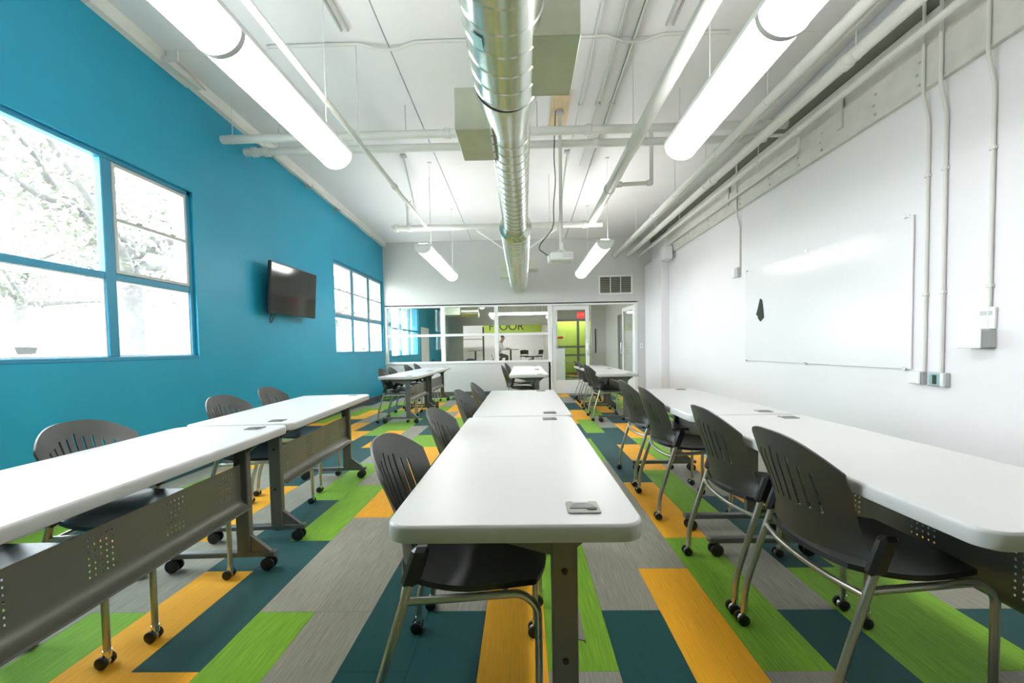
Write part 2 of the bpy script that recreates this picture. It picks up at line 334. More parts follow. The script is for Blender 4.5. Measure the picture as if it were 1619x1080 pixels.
# ------------------------------------------------------------------ outside
struct(MB().box(-60, XL-.3, -40, 60, -.5, -.2).build('ground', 'lawn'), 'lawn outside the windows', 'lawn')
struct(MB().box(-6.2, -4.2, -40, 60, -.2, -.17).build('footpath', 'paving'), 'pale paved path outside the blue wall', 'path')
def tree(loc, h, seed, label):
    rd = random.Random(seed); t = thing('tree', label, 'tree', loc, 0, 'trees outside the windows'); mb = MB(); tips = []
    base = [Vector((0, 0, -.2)), Vector((.08, -.05, h*.18)), Vector((-.05, .1, h*.36)), Vector((.05, .05, h*.5))]
    mb.tube(base, [.34, .27, .23, .2], 12)
    for i in range(9):
        a = 2*PI*i/9 + rd.uniform(-.3, .3); st = base[2].lerp(base[3], rd.random()); L = h*rd.uniform(.35, .55); p = [st]
        for k in range(4):
            st = st + Vector((math.cos(a)*L*.25, math.sin(a)*L*.25, L*rd.uniform(.02, .22))); a += rd.uniform(-.35, .35); p.append(st.copy()); tips.append(st.copy())
        mb.tube(p, [.13, .10, .07, .045, .02], 7)
    mb.build('trunk', 'bark', t, 60); lv = MB()
    for q in tips:
        for _ in range(150):
            c = q + Vector((rd.gauss(0, .55), rd.gauss(0, .55), rd.gauss(.1, .4))); u = Vector((rd.gauss(0,1), rd.gauss(0,1), rd.gauss(0,1))).normalized(); v = u.orthogonal().normalized(); s = rd.uniform(.05, .10)
            lv.add([c-u*s, c-v*s*.45, c+u*s, c+v*s*.45], [(0, 1, 2, 3)])
    o = lv.build('foliage', 'leaf', t); o['kind'] = 'stuff'
tree((-8.6, 9.0, -.2), 7.5, 3, 'broad tree with a leaning grey trunk outside the window by the TV')
tree((-12.0, 27.0, -.2), 8.0, 5, 'tall leafy tree standing further off, seen through the window beside the partition')
tree((-19.0, 15.5, -.2), 8.5, 8, 'spreading tree across the lawn, behind the leaning trunk')

# ------------------------------------------------------------------ partition, doors
PY = YB + .06
pt = thing('window_3', 'white framed glazed partition with six panes above a low wall', 'partition'); pt['kind'] = 'structure'
xs = [XL+.06, -1.955, -.645, .655]
fr = MB()
fr.cbox(XL, 2.76, PY-.06, PY+.05, 2.16, 2.23, .004); fr.cbox(XL, .70, PY-.075, PY+.05, .79, .845, .004); fr.cbox(XL, XL+.06, PY-.06, PY+.05, .845, 2.16, .004)
fr.build('frame', 'white_frame', pt)
for x in xs[1:]: MB().cbox(x-.045, x+.05, PY-.06, PY+.05, .845 if x < .6 else 0, 2.16, .004).build('mullion', 'white_frame', pt)
for a, b in ((xs[0], xs[1]-.045), (xs[1]+.05, xs[2]-.045), (xs[2]+.05, xs[3]-.045)):
    MB().cbox(a, b, PY-.05, PY+.04, 1.455, 1.515, .004).build('transom', 'white_frame', pt)
    MB().box(a, b, PY-.005, PY+.003, .845, 1.455).build('pane', 'glass', pt); MB().box(a, b, PY-.005, PY+.003, 1.515, 2.16).build('pane', 'glass', pt)
def door_leaf(name, loc, rz, w, label, sgn=1):
    d = thing(name, label, 'door', loc, rz); d['kind'] = 'structure'; fm = MB(); t = .022
    fm.cbox(0, .085, -t, t, .01, 2.15, .004); fm.cbox(w-.085, w, -t, t, .01, 2.15, .004); fm.cbox(.085, w-.085, -t, t, 2.05, 2.15, .004); fm.cbox(.085, w-.085, -t, t, .01, .34, .004)
    fm.build('frame', 'white_frame', d); MB().box(.08, w-.08, -.004, .004, .335, 2.055).build('pane', 'glass', d)
    h = MB()
    for s in (-1, 1): h.tube(bend([(w-.05, s*t, .95), (w-.05, s*.07, .95), (w-.05, s*.07, 1.25), (w-.05, s*t, 1.25)], .03), .011, 8)
    h.build('pull_handle', 'chrome', d, 60); return d
d1 = door_leaf('door_1', (.715, PY, 0), 0, .90, 'closed white framed glass door leaf beside the glazed panes')
MB().cbox(.80, .89, -.06, -.023, 1.02, 1.32, .005).build('notice_holder', 'white_frame', d1)
MB().cbox(.805, .87, .025, .05, .85, 1.0, .005).build('hand_gel_bottle', 'teal_plastic', d1)
door_leaf('door_2', (2.72, PY+.03, 0), math.radians(94), .92, 'open white framed glass door leaf swung into the corridor')
struct(MB().cbox(2.70, 2.77, PY-.07, PY+.06, 0, 2.16, .004).build('trim_2', 'white_frame'), 'white jamb post of the open glass door', 'door jamb')
sw = thing('light_switch', 'small white switch plate beside the open glass door', 'switch', (2.86, YB, 1.15)); MB().cbox(-.035, .035, -.008, 0, -.06, .06, .002).build('plate', 'white_frame', sw); MB().cbox(-.012, .012, -.016, -.008, -.025, .025, .002).build('rocker', 'box_grey', sw)

# ------------------------------------------------------------------ beyond the partition
struct(MB().box(-5, XR+.2, YB+.12, 22, 2.84, 3.0).build('ceiling', 'hall_grey'), 'grey soffit of the lounge beyond the partition', 'ceiling')
hl = wall_cells(MB(), 'x', XL-.22, XL, [YB+.12, HW[0], HW[1], 17.2], [-.16, .95, 2.5, 3.0], lambda y, z: HW[0] < y < HW[1] and .95 < z < 2.5).build('wall_hall_left', 'blue_paint'); struct(hl, 'blue wall of the lounge beyond the partition', 'wall')
hw = thing('window_4', 'window in the blue wall of the lounge behind the glazed partition', 'window'); hw['kind'] = 'structure'; m = MB()
for y in (HW[0], 11.68, 12.6, HW[1]-.05): m.cbox(XL-.1, XL-.03, y, y+.05, .95, 2.5, .004)
for z in (.95, 1.7, 2.45): m.cbox(XL-.1, XL-.03, HW[0], HW[1], z, z+.05, .004)
m.build('frame', 'blue_frame', hw)
for a, b in ((HW[0]+.05, 11.68), (11.73, 12.6), (12.65, HW[1]-.05)):
    for z0, z1 in ((1.0, 1.7), (1.75, 2.45)): MB().box(XL-.07, XL-.062, a, b, z0, z1).build('pane', 'glass', hw)
po = thing('poster', 'large white poster pinned to the blue lounge wall', 'poster', (XL+.012, 14.4, 1.35)); MB().cbox(-.01, 0, -.55, .55, -.65, .55, .002).build('sheet', 'white_frame', po)
lw = wall_cells(MB(), 'y', 17.2, 17.35, [-5, -2.47, 1.05, 1.25], [-.16, 2.1, 3.0], lambda x, z: -2.47 < x < 1.05 and z < 2.1).build('wall_hall_back', 'hall_grey'); struct(lw, 'grey wall with a wide opening between the lounge and the bright room', 'wall')
struct(MB().box(-5, 1.25, 21.4, 21.6, -.16, 3.0).build('wall_far', 'white_paint'), 'white back wall of the bright room', 'wall')
struct(MB().box(-5.2, -5, 17.2, 21.6, -.16, 3.0).build('wall_far_left', 'white_paint'), 'white side wall of the bright room', 'wall')
struct(MB().box(1.05, 1.25, 15.2, 21.6, -.16, 3.0).build('wall_corridor_left', 'corridor_grey'), 'grey wall between bright room and corridor', 'wall')
struct(wall_cells(MB(), 'x', 2.95, 3.3, [YB+.12, 12.2, 13.15, 18.5], [-.16, 2.1, 3.0], lambda y, z: 12.2 < y < 13.15 and z < 2.1).build('wall_corridor_right', 'corridor_grey'), 'grey corridor wall with a recessed door', 'wall')
struct(MB().box(2.42, 2.95, 15.0, 15.12, -.16, 2.84).build('wall_corridor_return', 'corridor_grey'), 'pale grey return wall with a slot window', 'wall')
sv = thing('slot_window', 'narrow vertical vision window in the grey corridor return', 'window', (2.58, 15.0, 1.35)); MB().cbox(-.035, .035, -.015, 0, -.45, .45, .003).build('frame', 'corridor_grey', sv); MB().cbox(-.022, .022, -.018, -.014, -.43, .43, .001).build('pane', 'tv_screen', sv)
cdr = thing('corridor_door', 'dark grey corridor door with a lever handle', 'door', (3.0, 12.2, 0)); MB().cbox(0, .05, .04, .91, 0, 2.06, .004).build('leaf', 'door_grey', cdr); MB().box(-.02, .06, 0, .04, 0, 2.1).box(-.02, .06, .91, .95, 0, 2.1).box(-.02, .06, 0, .95, 2.06, 2.1).build('frame', 'door_grey', cdr); MB().tube(bend([(0, .82, 1.0), (-.06, .82, 1.0), (-.06, .70, 1.0)], .02), .01, 8).build('lever_handle', 'chrome', cdr, 60)
struct(MB().box(1.25, 3.3, 18.4, 18.5, -.16, 3.0).build('wall_lime', 'lime'), 'lime green wall behind the corridor doors', 'wall')
sf = thing('storefront_door', 'grey framed glass doors at the corridor end before the lime wall', 'door', (1.25, 17.2, 0)); m = MB()
for x in (0, .95, 1.62): m.cbox(x, x+.10, -.03, .03, 0, 2.3, .004)
for z in (.02, .78, 1.12, 2.2): m.cbox(.1, 1.62, -.025, .025, z, z+(.08 if z != 2.2 else .1), .004)
m.build('frame', 'door_grey', sf)
for x0, x1 in ((.1, .95), (1.05, 1.62)):
    for z0, z1 in ((.10, .78), (.86, 1.12), (1.20, 2.2)): MB().box(x0, x1, -.004, .004, z0, z1).build('pane', 'glass', sf)
MB().prism([(.14, 1.50), (.30, 1.50), (.30, 1.46), (.42, 1.54), (.30, 1.62), (.30, 1.58), (.14, 1.58)], -.012, -.006, 'y').build('arrow_decal', 'red_print', sf)
struct(MB().box(1.25, 3.3, 17.17, 17.23, 2.3, 2.84).build('wall_corridor_header', 'hall_grey'), 'grey header above the corridor glass doors', 'wall')
def text_mesh(s, size, depth):
    c = bpy.data.curves.new('lettering', 'FONT'); c.body = s; c.size = size; c.extrude = depth; c.align_x = 'CENTER'; c.align_y = 'CENTER'
    o = bpy.data.objects.new('lettering', c); COL.objects.link(o); me = bpy.data.meshes.new_from_object(o.evaluated_get(bpy.context.evaluated_depsgraph_get())); bpy.data.objects.remove(o); return me
ex = thing('exit_sign', 'red exit sign hanging in the corridor before the lime doors', 'sign', (1.93, 14.0, 2.20)); MB().cbox(-.12, .12, -.02, .02, -.10, .10, .004).build('panel', 'red_sign', ex)
tm = text_mesh('EXIT', .12, .002); tm.materials.append(MATS['white_frame']); t = link('lettering', tm, ex, (0, -.023, 0)); t.rotation_euler = (PI/2, 0, 0)
MB().tube([(0, 0, .10), (0, 0, .64)], .008, 8).build('stem', 'fixture_grey', ex)
rc = thing('counter_cabinet', 'white counter cabinet standing before the lime corridor doors', 'cabinet', (1.20, 14.6, 0)); MB().cbox(-.25, .20, -.5, .5, .04, 1.09, .004).build('body', 'white_frame', rc); MB().cbox(-.27, .22, -.52, .52, 1.09, 1.12, .004).build('worktop', 'lam_white', rc); MB().box(-.22, .17, -.47, .47, 0, .04).build('plinth', 'baseboard', rc)
# lime band with lettering on the far wall
bn = thing('banner_sign', 'lime green wall band with dark lettering in the bright room', 'sign', (-.8, 21.39, 2.28)); MB().cbox(-1.25, 1.75, -.03, 0, -.34, .34, .004).build('panel', 'lime', bn)
tm = text_mesh('FLOOR', .56, .003); tm.materials.append(MATS['ink']); t = link('lettering', tm, bn, (-.05, -.034, -.04)); t.rotation_euler = (PI/2, 0, 0)
# linear pendant in the lounge
lp = thing('linear_pendant', 'long bright linear pendant crossing the lounge behind the partition', 'light', (-.1, 15.0, 2.36)); MB().cbox(-1.1, 1.1, -.05, .05, .03, .07, .004).build('housing', 'fixture_white', lp); MB().cbox(-1.09, 1.09, -.06, .06, -.03, .03, .01).build('lens', 'lens_strong', lp)
for x in (-.8, .8): MB().tube([(x, 0, .07), (x, 0, .48)], .006, 6).build('hanger', 'fixture_white', lp)
lp = thing('linear_pendant', 'added linear pendant close behind the partition panes, brightening the lounge', 'light', (-1.2, 12.0, 2.66)); MB().cbox(-1.1, 1.1, -.05, .05, .03, .07, .004).build('housing', 'fixture_white', lp); MB().cbox(-1.09, 1.09, -.06, .06, -.03, .03, .01).build('lens', 'lens_strong', lp)  # extra lamp, added to brighten the blue lounge wall
for x in (-.8, .8): MB().tube([(x, 0, .07), (x, 0, .18)], .006, 6).build('hanger', 'fixture_white', lp)
for i, (x, y) in enumerate(((-3.2, 19.4), (-1.0, 19.4))):
    lp = thing('linear_pendant', 'white linear pendant in the bright room, %s' % ('over the shelving' if i == 0 else 'over the seated person'), 'light', (x, y, 2.62)); MB().cbox(-.9, .9, -.06, .06, .03, .07, .004).build('housing', 'fixture_white', lp); MB().cbox(-.89, .89, -.08, .08, -.03, .03, .01).build('lens', 'lens_strong', lp)
    for q in (-.6, .6): MB().tube([(q, 0, .07), (q, 0, .22)], .006, 6).build('hanger', 'fixture_white', lp)
lp = thing('linear_pendant', 'added linear pendant behind the corridor glass doors, brightening the lime wall', 'light', (2.1, 17.8, 2.62)); MB().cbox(-.7, .7, -.05, .05, .03, .07, .004).build('housing', 'fixture_white', lp); MB().cbox(-.69, .69, -.06, .06, -.03, .03, .01).build('lens', 'lens_strong', lp)  # lamp added behind the doors so the lime wall reads bright
for q in (-.4, .4): MB().tube([(q, 0, .07), (q, 0, .22)], .006, 6).build('hanger', 'fixture_white', lp)
lp = thing('linear_pendant', 'linear pendant hanging in the corridor behind the glass door', 'light', (2.0, 16.0, 2.62)); MB().cbox(-.5, .5, -.05, .05, .03, .07, .004).build('housing', 'fixture_white', lp); MB().cbox(-.49, .49, -.06, .06, -.03, .03, .01).build('lens', 'lens', lp)
for q in (-.4, .4): MB().tube([(q, 0, .07), (q, 0, .22)], .006, 6).build('hanger', 'fixture_white', lp)
# galvanised duct end hanging in the lounge
du = thing('lounge_duct', 'galvanised duct elbow hanging in the lounge corner', 'duct', (-2.3, 14.2, 2.38)); MB().cbox(-.35, .25, -.4, .4, -.12, .44, .01).build('plenum', 'galv_box', du); MB().lathe([(.2, 0), (.2, .55), (.22, .55), (.22, .58)], (.24, 0, .02), 'x', 20).build('spigot', 'galvanized', du, 40)
# shelving, high tables, stools, person
sh = thing('shelf_rack', 'black metal rack against the white wall left of the seated person', 'rack', (-2.5, 20.6, 0)); 
for x in (-.9, .55):
    for y in (-.2, .2): MB().box(x-.02, x+.02, y-.02, y+.02, 0, 2.2).build('post', 'tv_body', sh)
for z in (.55, 1.6): MB().cbox(-.92, .57, -.22, .22, z, z+.035, .003).build('shelf', 'door_grey', sh)
def high_table(x, y, r, h, label):
    t = thing('bar_table', label, 'table', (x, y, 0), 0, None); MB().lathe([(r-.01, h-.03), (r, h-.022), (r, h-.006), (r-.006, h)], (0, 0, 0), 'z', 28).build('table_top', 'door_grey', t, 40); MB().tube([(0, 0, .02), (0, 0, h-.03)], .035, 12).build('pole', 'tv_body', t, 60); MB().lathe([(.25, 0), (.25, .012), (.06, .03)], (0, 0, 0), 'z', 24).build('base', 'tv_body', t, 40)
high_table(-1.85, 16.2, .30, 1.08, 'small round bar table left of the seated person, in front of the opening')
high_table(-.54, 18.1, .36, 1.10, 'round bar table under the hands of the seated person')
def stool(x, y, rz, label, back='rubber'):
    t = thing('bar_stool', label, 'stool', (x, y, 0), rz, 'bar stools'); MB().prism(rrect(-.2, .2, -.2, .2, .09), .74, .78).build('seat', back, t, 40)
    for sx in (-1, 1):
        for sy in (-1, 1): MB().tube([(sx*.15, sy*.15, .74), (sx*.21, sy*.21, 0)], .012, 8).build('leg', 'chrome', t, 60)
    MB().tube([(-.19, -.19, .25), (.19, -.19, .25), (.19, .19, .25), (-.19, .19, .25), (-.19, -.19, .25)], .009, 6).build('footrest', 'chrome', t, 60)
    MB().grid([[(-.2-.03*v, -.19 + .38*u/8, .86 + .2*v - .02*abs(u-4)/4) for u in range(9)] for v in (0, .5, 1)]).build('backrest', back, t, 40); solidify(t.children[-1], .012)
    for s in (-1, 1): MB().tube([(-.19, s*.15, .76), (-.21, s*.15, .9)], .01, 6).build('back_post', 'chrome', t, 60)
stool(-1.15, 18.0, 0, 'bar stool that the person in the white shirt sits on', 'white_frame')
stool(.28, 18.3, PI, 'black bar stool across the table from the seated person')
stool(.05, 19.6, PI*.5, 'black bar stool against the white wall behind the table')
stool(.62, 18.9, PI*.8, 'black bar stool beside the grey corridor wall')

def skinned(name, chain, material, parent, sub=2):
    """chain: list of branches, each a list of (co, radius); branches that share a point share the vertex"""
    vs, es, rs, key = [], [], [], {}
    for br in chain:
        prev = None
        for co, r in br:
            k = tuple(round(c, 4) for c in co)
            if k not in key: key[k] = len(vs); vs.append(co); rs.append(r)
            if prev is not None and prev != key[k]: es.append((prev, key[k]))
            prev = key[k]
    me = bpy.data.meshes.new(name); me.from_pydata(vs, es, []); me.materials.append(MATS[material]); o = link(name, me, parent)
    sk = o.modifiers.new('skin', 'SKIN'); lay = me.skin_vertices[0].data
    for i, r in enumerate(rs): lay[i].radius = (r, r) if not isinstance(r, tuple) else r
    lay[0].use_root = True; ss = o.modifiers.new('sub', 'SUBSURF'); ss.levels = ss.render_levels = sub
    bake(o); o.data.shade_smooth(); return o
pr = thing('person', 'person in a white shirt and dark trousers leaning on a round bar table', 'person', (-1.12, 18.0, 0))
hip = (0, 0, .86); body = [[(hip, .15), ((.04, 0, 1.05), .15), ((.12, 0, 1.28), .17), ((.17, 0, 1.40), .10), ((.21, 0, 1.47), .058), ((.24, 0, 1.53), .075), ((.26, 0, 1.60), .092), ((.25, 0, 1.67), .07)]]
for s in (-1, 1):
    body.append([((.12, 0, 1.28), .17), ((.15, s*.17, 1.33), .062), ((.24, s*.22, 1.14), .048), ((.44, s*.12, 1.14), .036), ((.52, s*.10, 1.135), .03)])
    for j in range(4): body.append([((.52, s*.10, 1.135), .03), ((.57, s*(.075+.017*j), 1.135), .010), ((.60 + .006*(j % 3), s*(.075+.017*j), 1.125), .008)])
    body.append([((.52, s*.10, 1.135), .03), ((.545, s*.065, 1.135), .010), ((.565, s*.055, 1.13), .009)])
    body.append([(hip, .15), ((.05, s*.10, .84), .085), ((.44, s*.13, .80), .06), ((.36, s*.13, .45), .048), ((.34, s*.13, .32), .035)])
skinned('body', body, 'skin', pr)
sleeve = [[((0, 0, .84), .165), ((.04, 0, 1.05), .165), ((.12, 0, 1.28), .185), ((.165, 0, 1.385), .105)]]
for s in (-1, 1): sleeve.append([((.12, 0, 1.28), .185), ((.15, s*.17, 1.33), .078), ((.24, s*.22, 1.14), .066), ((.40, s*.14, 1.14), .052)])
skinned('shirt', sleeve, 'shirt', pr)
tro = [[((0, 0, .86), .168), ((.01, 0, .92), .16)]]
for s in (-1, 1): tro.append([((0, 0, .86), .168), ((.05, s*.10, .84), .105), ((.44, s*.13, .80), .078), ((.36, s*.13, .45), .064), ((.34, s*.13, .33), .055)])
skinned('trousers', tro, 'trousers', pr)
skinned('hair', [[((.225, 0, 1.60), .085), ((.235, 0, 1.66), .092), ((.27, 0, 1.70), .06)]], 'hair', pr)
for s in (-1, 1):
    skinned('shoe', [[((.30, s*.13, .30), .05), ((.36, s*.13, .285), .045), ((.46, s*.13, .28), .035)]], 'shoe', pr)
    MB().lathe([(.003, 0), (.009, .003), (.003, .008)], (.345, s*.032, 1.61), 'x', 8).build('eye', 'ink', pr)
    MB().lathe([(.008, -.006), (.018, 0), (.008, .006)], (.255, s*.095, 1.60), 'y', 10).build('ear', 'skin', pr)
skinned('nose', [[((.345, 0, 1.605), .010), ((.362, 0, 1.585), .012)]], 'skin', pr)
MB().cbox(.336, .345, -.022, .022, 1.545, 1.552, .002).build('mouth', 'red_print', pr)

# ------------------------------------------------------------------ tables
TW, TL, TH = .605, 1.524, .737
def make_table():
    t = thing('folding_table', 'x', 'table', (0, 0, 0), 0, 'white flip-top training tables')
    top = MB(); rows = []
    for inset, z in ((.010, TH-.045), (.002, TH-.041), (0, TH-.033), (0, TH-.008), (.002, TH-.003), (.006, TH)):
        rows.append([(x, y, z) for x, y in rrect(-TW/2+inset, TW/2-inset, -TL/2+inset, TL/2-inset, .055-inset, 7)])
    n = len(rows[0]); vs = [q for r in rows for q in r]
    fs = [(i*n+k, i*n+(k+1) % n, (i+1)*n+(k+1) % n, (i+1)*n+k) for i in range(len(rows)-1) for k in range(n)] + [tuple(range(n-1, -1, -1)), tuple(range((len(rows)-1)*n, len(rows)*n))]
    top.add(vs, fs); top.build('table_top', 'lam_white', t, 35)
    cxl, ins = .125, .15
    for s in (-1, 1):
        y = s*(TL/2-ins)
        leg = MB().cbox(cxl-.034, cxl+.034, y-.02, y+.02, .09, .665, .004)
        leg.prism([(cxl-.034, .60), (cxl-.034, .692), (-.22, .692), (-.22, .685)], y-.014, y+.014, 'y'); leg.prism([(cxl+.034, .62), (cxl+.034, .692), (.24, .692), (.24, .685)], y-.014, y+.014, 'y'); leg.box(cxl-.034, cxl+.034, y-.02, y+.02, .66, .692)
        lo = leg.build('leg', 'leg_grey', t)
        for z in (.32, .56): MB().lathe([(.008, -.004), (.008, .004), (.004, .006)], (cxl, y + s*.02, z), 'y', 8).build('bolt', 'rubber', lo)
        ft = MB().cbox(-.285, .285, y-.02, y+.02, .072, .10, .004); ft.prism([(cxl+.034, .10), (cxl+.034, .185), (cxl+.135, .10)], y-.012, y+.012, 'y'); ft.build('foot', 'leg_grey', t)
        for x in (-.245, .245):
            c = MB()
            for d in (-.018, .018): c.lathe([(.026, d-.009), (.034, d-.005), (.034, d+.005), (.026, d+.009)], (x, y, .0345), 'y', 16)
            c.cbox(x-.012, x+.012, y-.009, y+.009, .03, .074, .003); c.build('caster', 'rubber', t, 40)
    # modesty panel with real perforations: bent sheet, four groups of punched holes
    L2 = TL/2 - ins - .022
    us = set([-L2, L2]); groups = []
    for g in range(4):
        gc = -L2 + .11 + g*(2*L2-.22)/3; cols = [gc + (i-2)*.021 for i in range(5)]; groups.append(cols)
        for c in cols: us |= {c-.0035, c+.0035}
    us = sorted(us); zs = [.565]; hz = [.535 - .021*i for i in range(7)]
    for z in hz: zs += [z+.0035, z-.0035]
    zs += [.392]; holeU = [any(abs((us[i]+us[i+1])/2-c) < .003 for g in groups for c in g) for i in range(len(us)-1)]
    prof = [(cxl+.002, z) for z in zs] + [(cxl+.008, .374), (cxl+.020, .358), (cxl+.038, .348), (cxl+.056, .344), (cxl+.058, .337)]
    rows = [[(x, u, z) for u in us] for x, z in prof]
    pm = MB().grid(rows, lambda i, j: i < len(zs)-1 and i % 2 == 1 and holeU[j]); po = pm.build('modesty_panel', 'panel_grey', t); solidify(po, .003); po.data.shade_smooth(); po.data.set_sharp_from_angle(angle=math.radians(25))
    MB().cbox(cxl-.03, cxl+.01, -L2, L2, .655, .695, .004).build('underframe_beam', 'leg_grey', t)
    for s in (-1, 1):
        y = s*(TL/2-.10); p = MB().prism(rrect(.130, .210, y-.037, y+.037, .006, 2), TH+.0002, TH+.004).build('power_grommet', 'plate_grey', t)
        MB().prism([(.17 + .034*math.cos(PI*k/12), y-.012 + .034*math.sin(PI*k/12)) for k in range(13)], TH+.004, TH+.0055).build('flap', 'leg_grey', p)
        MB().prism([(.19 + .013*math.cos(2*PI*k/10) , y-.016 + .007*math.sin(2*PI*k/10)) for k in range(10)], TH+.0055, TH+.0062).build('finger_hole', 'rubber', p)
        MB().box(.147, .187, y+.026, y+.036, TH+.004, TH+.0047).build('tab', 'box_grey', p)
    return t
tab0 = make_table(); used = [False]
NTH = ['first', 'second', 'third', 'fourth', 'fifth', 'sixth', 'seventh', 'eighth']
ROWS = {'L': 'row along the blue wall', 'C': 'middle row under the duct', 'R': 'row along the whiteboard wall'}
def place_table(row, i, x, y, rz):
    o = tab0 if not used[0] else copy_tree(tab0); used[0] = True
    o.location = (x, y, 0); o.rotation_euler = (0, 0, rz)
    o['label'] = 'white-topped table with grey legs, %s from the partition, %s' % (NTH[i], ROWS[row])
place_table('L', 3, -1.575, 1.52, math.radians(2.6)); place_table('L', 2, -1.672, 3.075, math.radians(4.2))
place_table('L', 1, -1.93, 7.08, 0); place_table('L', 0, -1.93, 8.63, 0)
place_table('C', 3, -.027, 1.70, 0); place_table('C', 2, -.012, 3.245, 0); place_table('C', 1, .08, 7.06, 0); place_table('C', 0, .08, 8.60, 0)
place_table('R', 3, 1.270, 1.64, 0); place_table('R', 2, 1.262, 3.185, 0); place_table('R', 1, 1.41, 6.96, 0); place_table('R', 0, 1.41, 8.50, 0)

# ------------------------------------------------------------------ chairs
def lerpt(tab, x):
    for (a, b), (c, d) in zip(tab, tab[1:]):
        if x <= c: return b + (d-b)*(x-a)/(c-a)
    return tab[-1][1]
def make_chair():
    t = thing('caster_chair', 'x', 'chair', (0, 0, 0), 0, 'black slotted-back caster chairs')
    slots = [-.64 + .16*i for i in range(9)]; us = [-1, -.94, -.86, -.77]
    for c in slots: us += [c-.022, c+.022]
    for a, b in zip(slots, slots[1:]): us.append((a+b)/2)
    us = sorted(us + [.77, .86, .94, 1]); vsn = [0, .06, .13, .2, .27, .34, .40, .46, .52, .58, .64, .69, .74, .79, .84, .90, .95, 1]
    wid = [(0, .243), (.13, .214), (.27, .200), (.40, .199), (.58, .208), (.79, .222), (1, .226)]
    def P(u, v):
        zt = .850 - .092*abs(u)**2.8; zb = .505 - .012*(1-u*u); z = zb + v*(zt-zb)
        xe = lerpt([(.49, -.112), (.55, -.122), (.62, -.142), (.75, -.194), (.86, -.236)], z)
        bul = lerpt([(.49, .085), (.6, .088), (.75, .078), (.86, .058)], z); w = lerpt(wid, v)
        return (xe - bul*(1-u*u), w*u, z)
    rows = [[P(u, v) for u in us] for v in vsn]
    isl = [next((c for c in slots if abs((us[j]+us[j+1])/2-c) < .004), None) for j in range(len(us)-1)]
    def sk(i, j):
        if isl[j] is None: return False
        v = (vsn[i]+vsn[i+1])/2; return .36 < v < .83 - .14*abs(isl[j])
    b = MB().grid(rows, sk).build('backrest', 'chair_black', t, 60); solidify(b, .007)
    b.data.shade_smooth(); b.data.set_sharp_from_angle(angle=math.radians(50))
    n = 14; rows = []
    for i in range(n+1):
        a = -1 + 2*i/n; row = []
        for j in range(n+1):
            u = -1 + 2*j/n; mx = max(abs(a), abs(u)); l = math.hypot(a, u) or 1; k = mx/l; kk = k**.55
            X, U = a*kk, u*kk; x = .035 + .235*X; y = .232*U*(1 - .06*max(0, X)); z = .458 + .018*abs(U)**2.2 - .012*(1-X*X) + (.022*X*X if X < 0 else -.020*X**3)
            row.append((x, y, z))
        rows.append(row)
    s = MB().grid(rows).build('seat', 'seat_black', t, 60); solidify(s, .016, -1); s.data.shade_smooth(); s.data.set_sharp_from_angle(angle=math.radians(50))
    for sy in (-1, 1):
        MB().tube(bend([(-.122, sy*.247, .50), (-.232, sy*.25, .15), (-.236, sy*.25, .045)], .05), .0125, 10).build('rear_leg', 'chair_steel', t, 60)
        MB().tube(bend([(-.150, sy*.243, .425), (.19, sy*.226, .440), (.236, sy*.226, .40), (.236, sy*.226, .045)], .045), .0115, 10).build('front_leg', 'chair_steel', t, 60)
        MB().cbox(-.150, -.098, sy*.247-.019, sy*.247+.019, .475, .590, .012).build('arm_socket', 'seat_black', t, 30)
    # tilt the sockets' tops forward to follow the leg line
    for ch in t.children:
        if ch.name.startswith('arm_socket'):
            for v in ch.data.vertices: v.co.x += (v.co.z - .49) * .36
    MB().tube(bend([(-.150, -.243, .412), (-.175, -.13, .408), (-.182, 0, .407), (-.175, .13, .408), (-.150, .243, .412)], .08), .010, 8).build('rear_tube', 'chair_steel', t, 60)
    MB().tube([(.14, -.226, .436), (.14, .226, .436)], .009, 8).build('cross_tube', 'chair_steel', t, 60)
    for x, y in ((-.236, .25), (-.236, -.25), (.236, .226), (.236, -.226)):
        c = MB()
        for d in (-.0165, .0165): c.lathe([(.016, d-.0085), (.0225, d-.005), (.0225, d+.005), (.016, d+.0085)], (x-.008, y, .0228), 'y', 14)
        c = c.build('caster', 'rubber', t, 40); MB().lathe([(.0175, -.0065), (.019, -.003), (.019, .003), (.0175, .0065)], (x-.008, y, .0228), 'y', 12).lathe([(.014, .036), (.014, .062)], (x, y, 0), 'z', 10).build('fork', 'chrome', c, 40)
    return t
ch0 = make_chair(); cused = [False]
def place_chair(row, i, x, y, rz=0, lab=None):
    o = ch0 if not cused[0] else copy_tree(ch0); cused[0] = True
    o.location = (x, y, 0); o.rotation_euler = (0, 0, rz)
    o['label'] = lab or 'black slotted-back chair on casters, %s from the partition, %s' % (NTH[i], ROWS[row])
for i, (x, y, a) in enumerate(((1.655-.28, 9.0, 0), (1.37, 8.25, -2), (1.34, 7.38, 2), (1.30, 6.68, 0), (1.125, 3.64, 1), (1.117, 2.98, -1), (1.118, 2.01, 0), (1.12, 1.44, 0))): place_chair('R', i, x, y, math.radians(a))
for i, (x, y, a) in enumerate(((-2.07, 9.0, 3), (-2.08, 8.3, -2), (-2.09, 7.35, 4), (-2.06, 6.75, 0), (-1.92, 3.53, 6), (-1.83, 2.85, 2), (-1.73, 1.82, 2), (-1.77, 1.23, 2))): place_chair('L', i, x, y, math.radians(a))
for i, (x, y, a) in enumerate(((-.09, 8.45, 0), (-.10, 7.32, 3), (-.17, 3.62, 2), (-.20, 2.97, -2), (-.18, 2.05, 0), (-.205, 1.40, 0))): place_chair('C', i, x, y, math.radians(a))
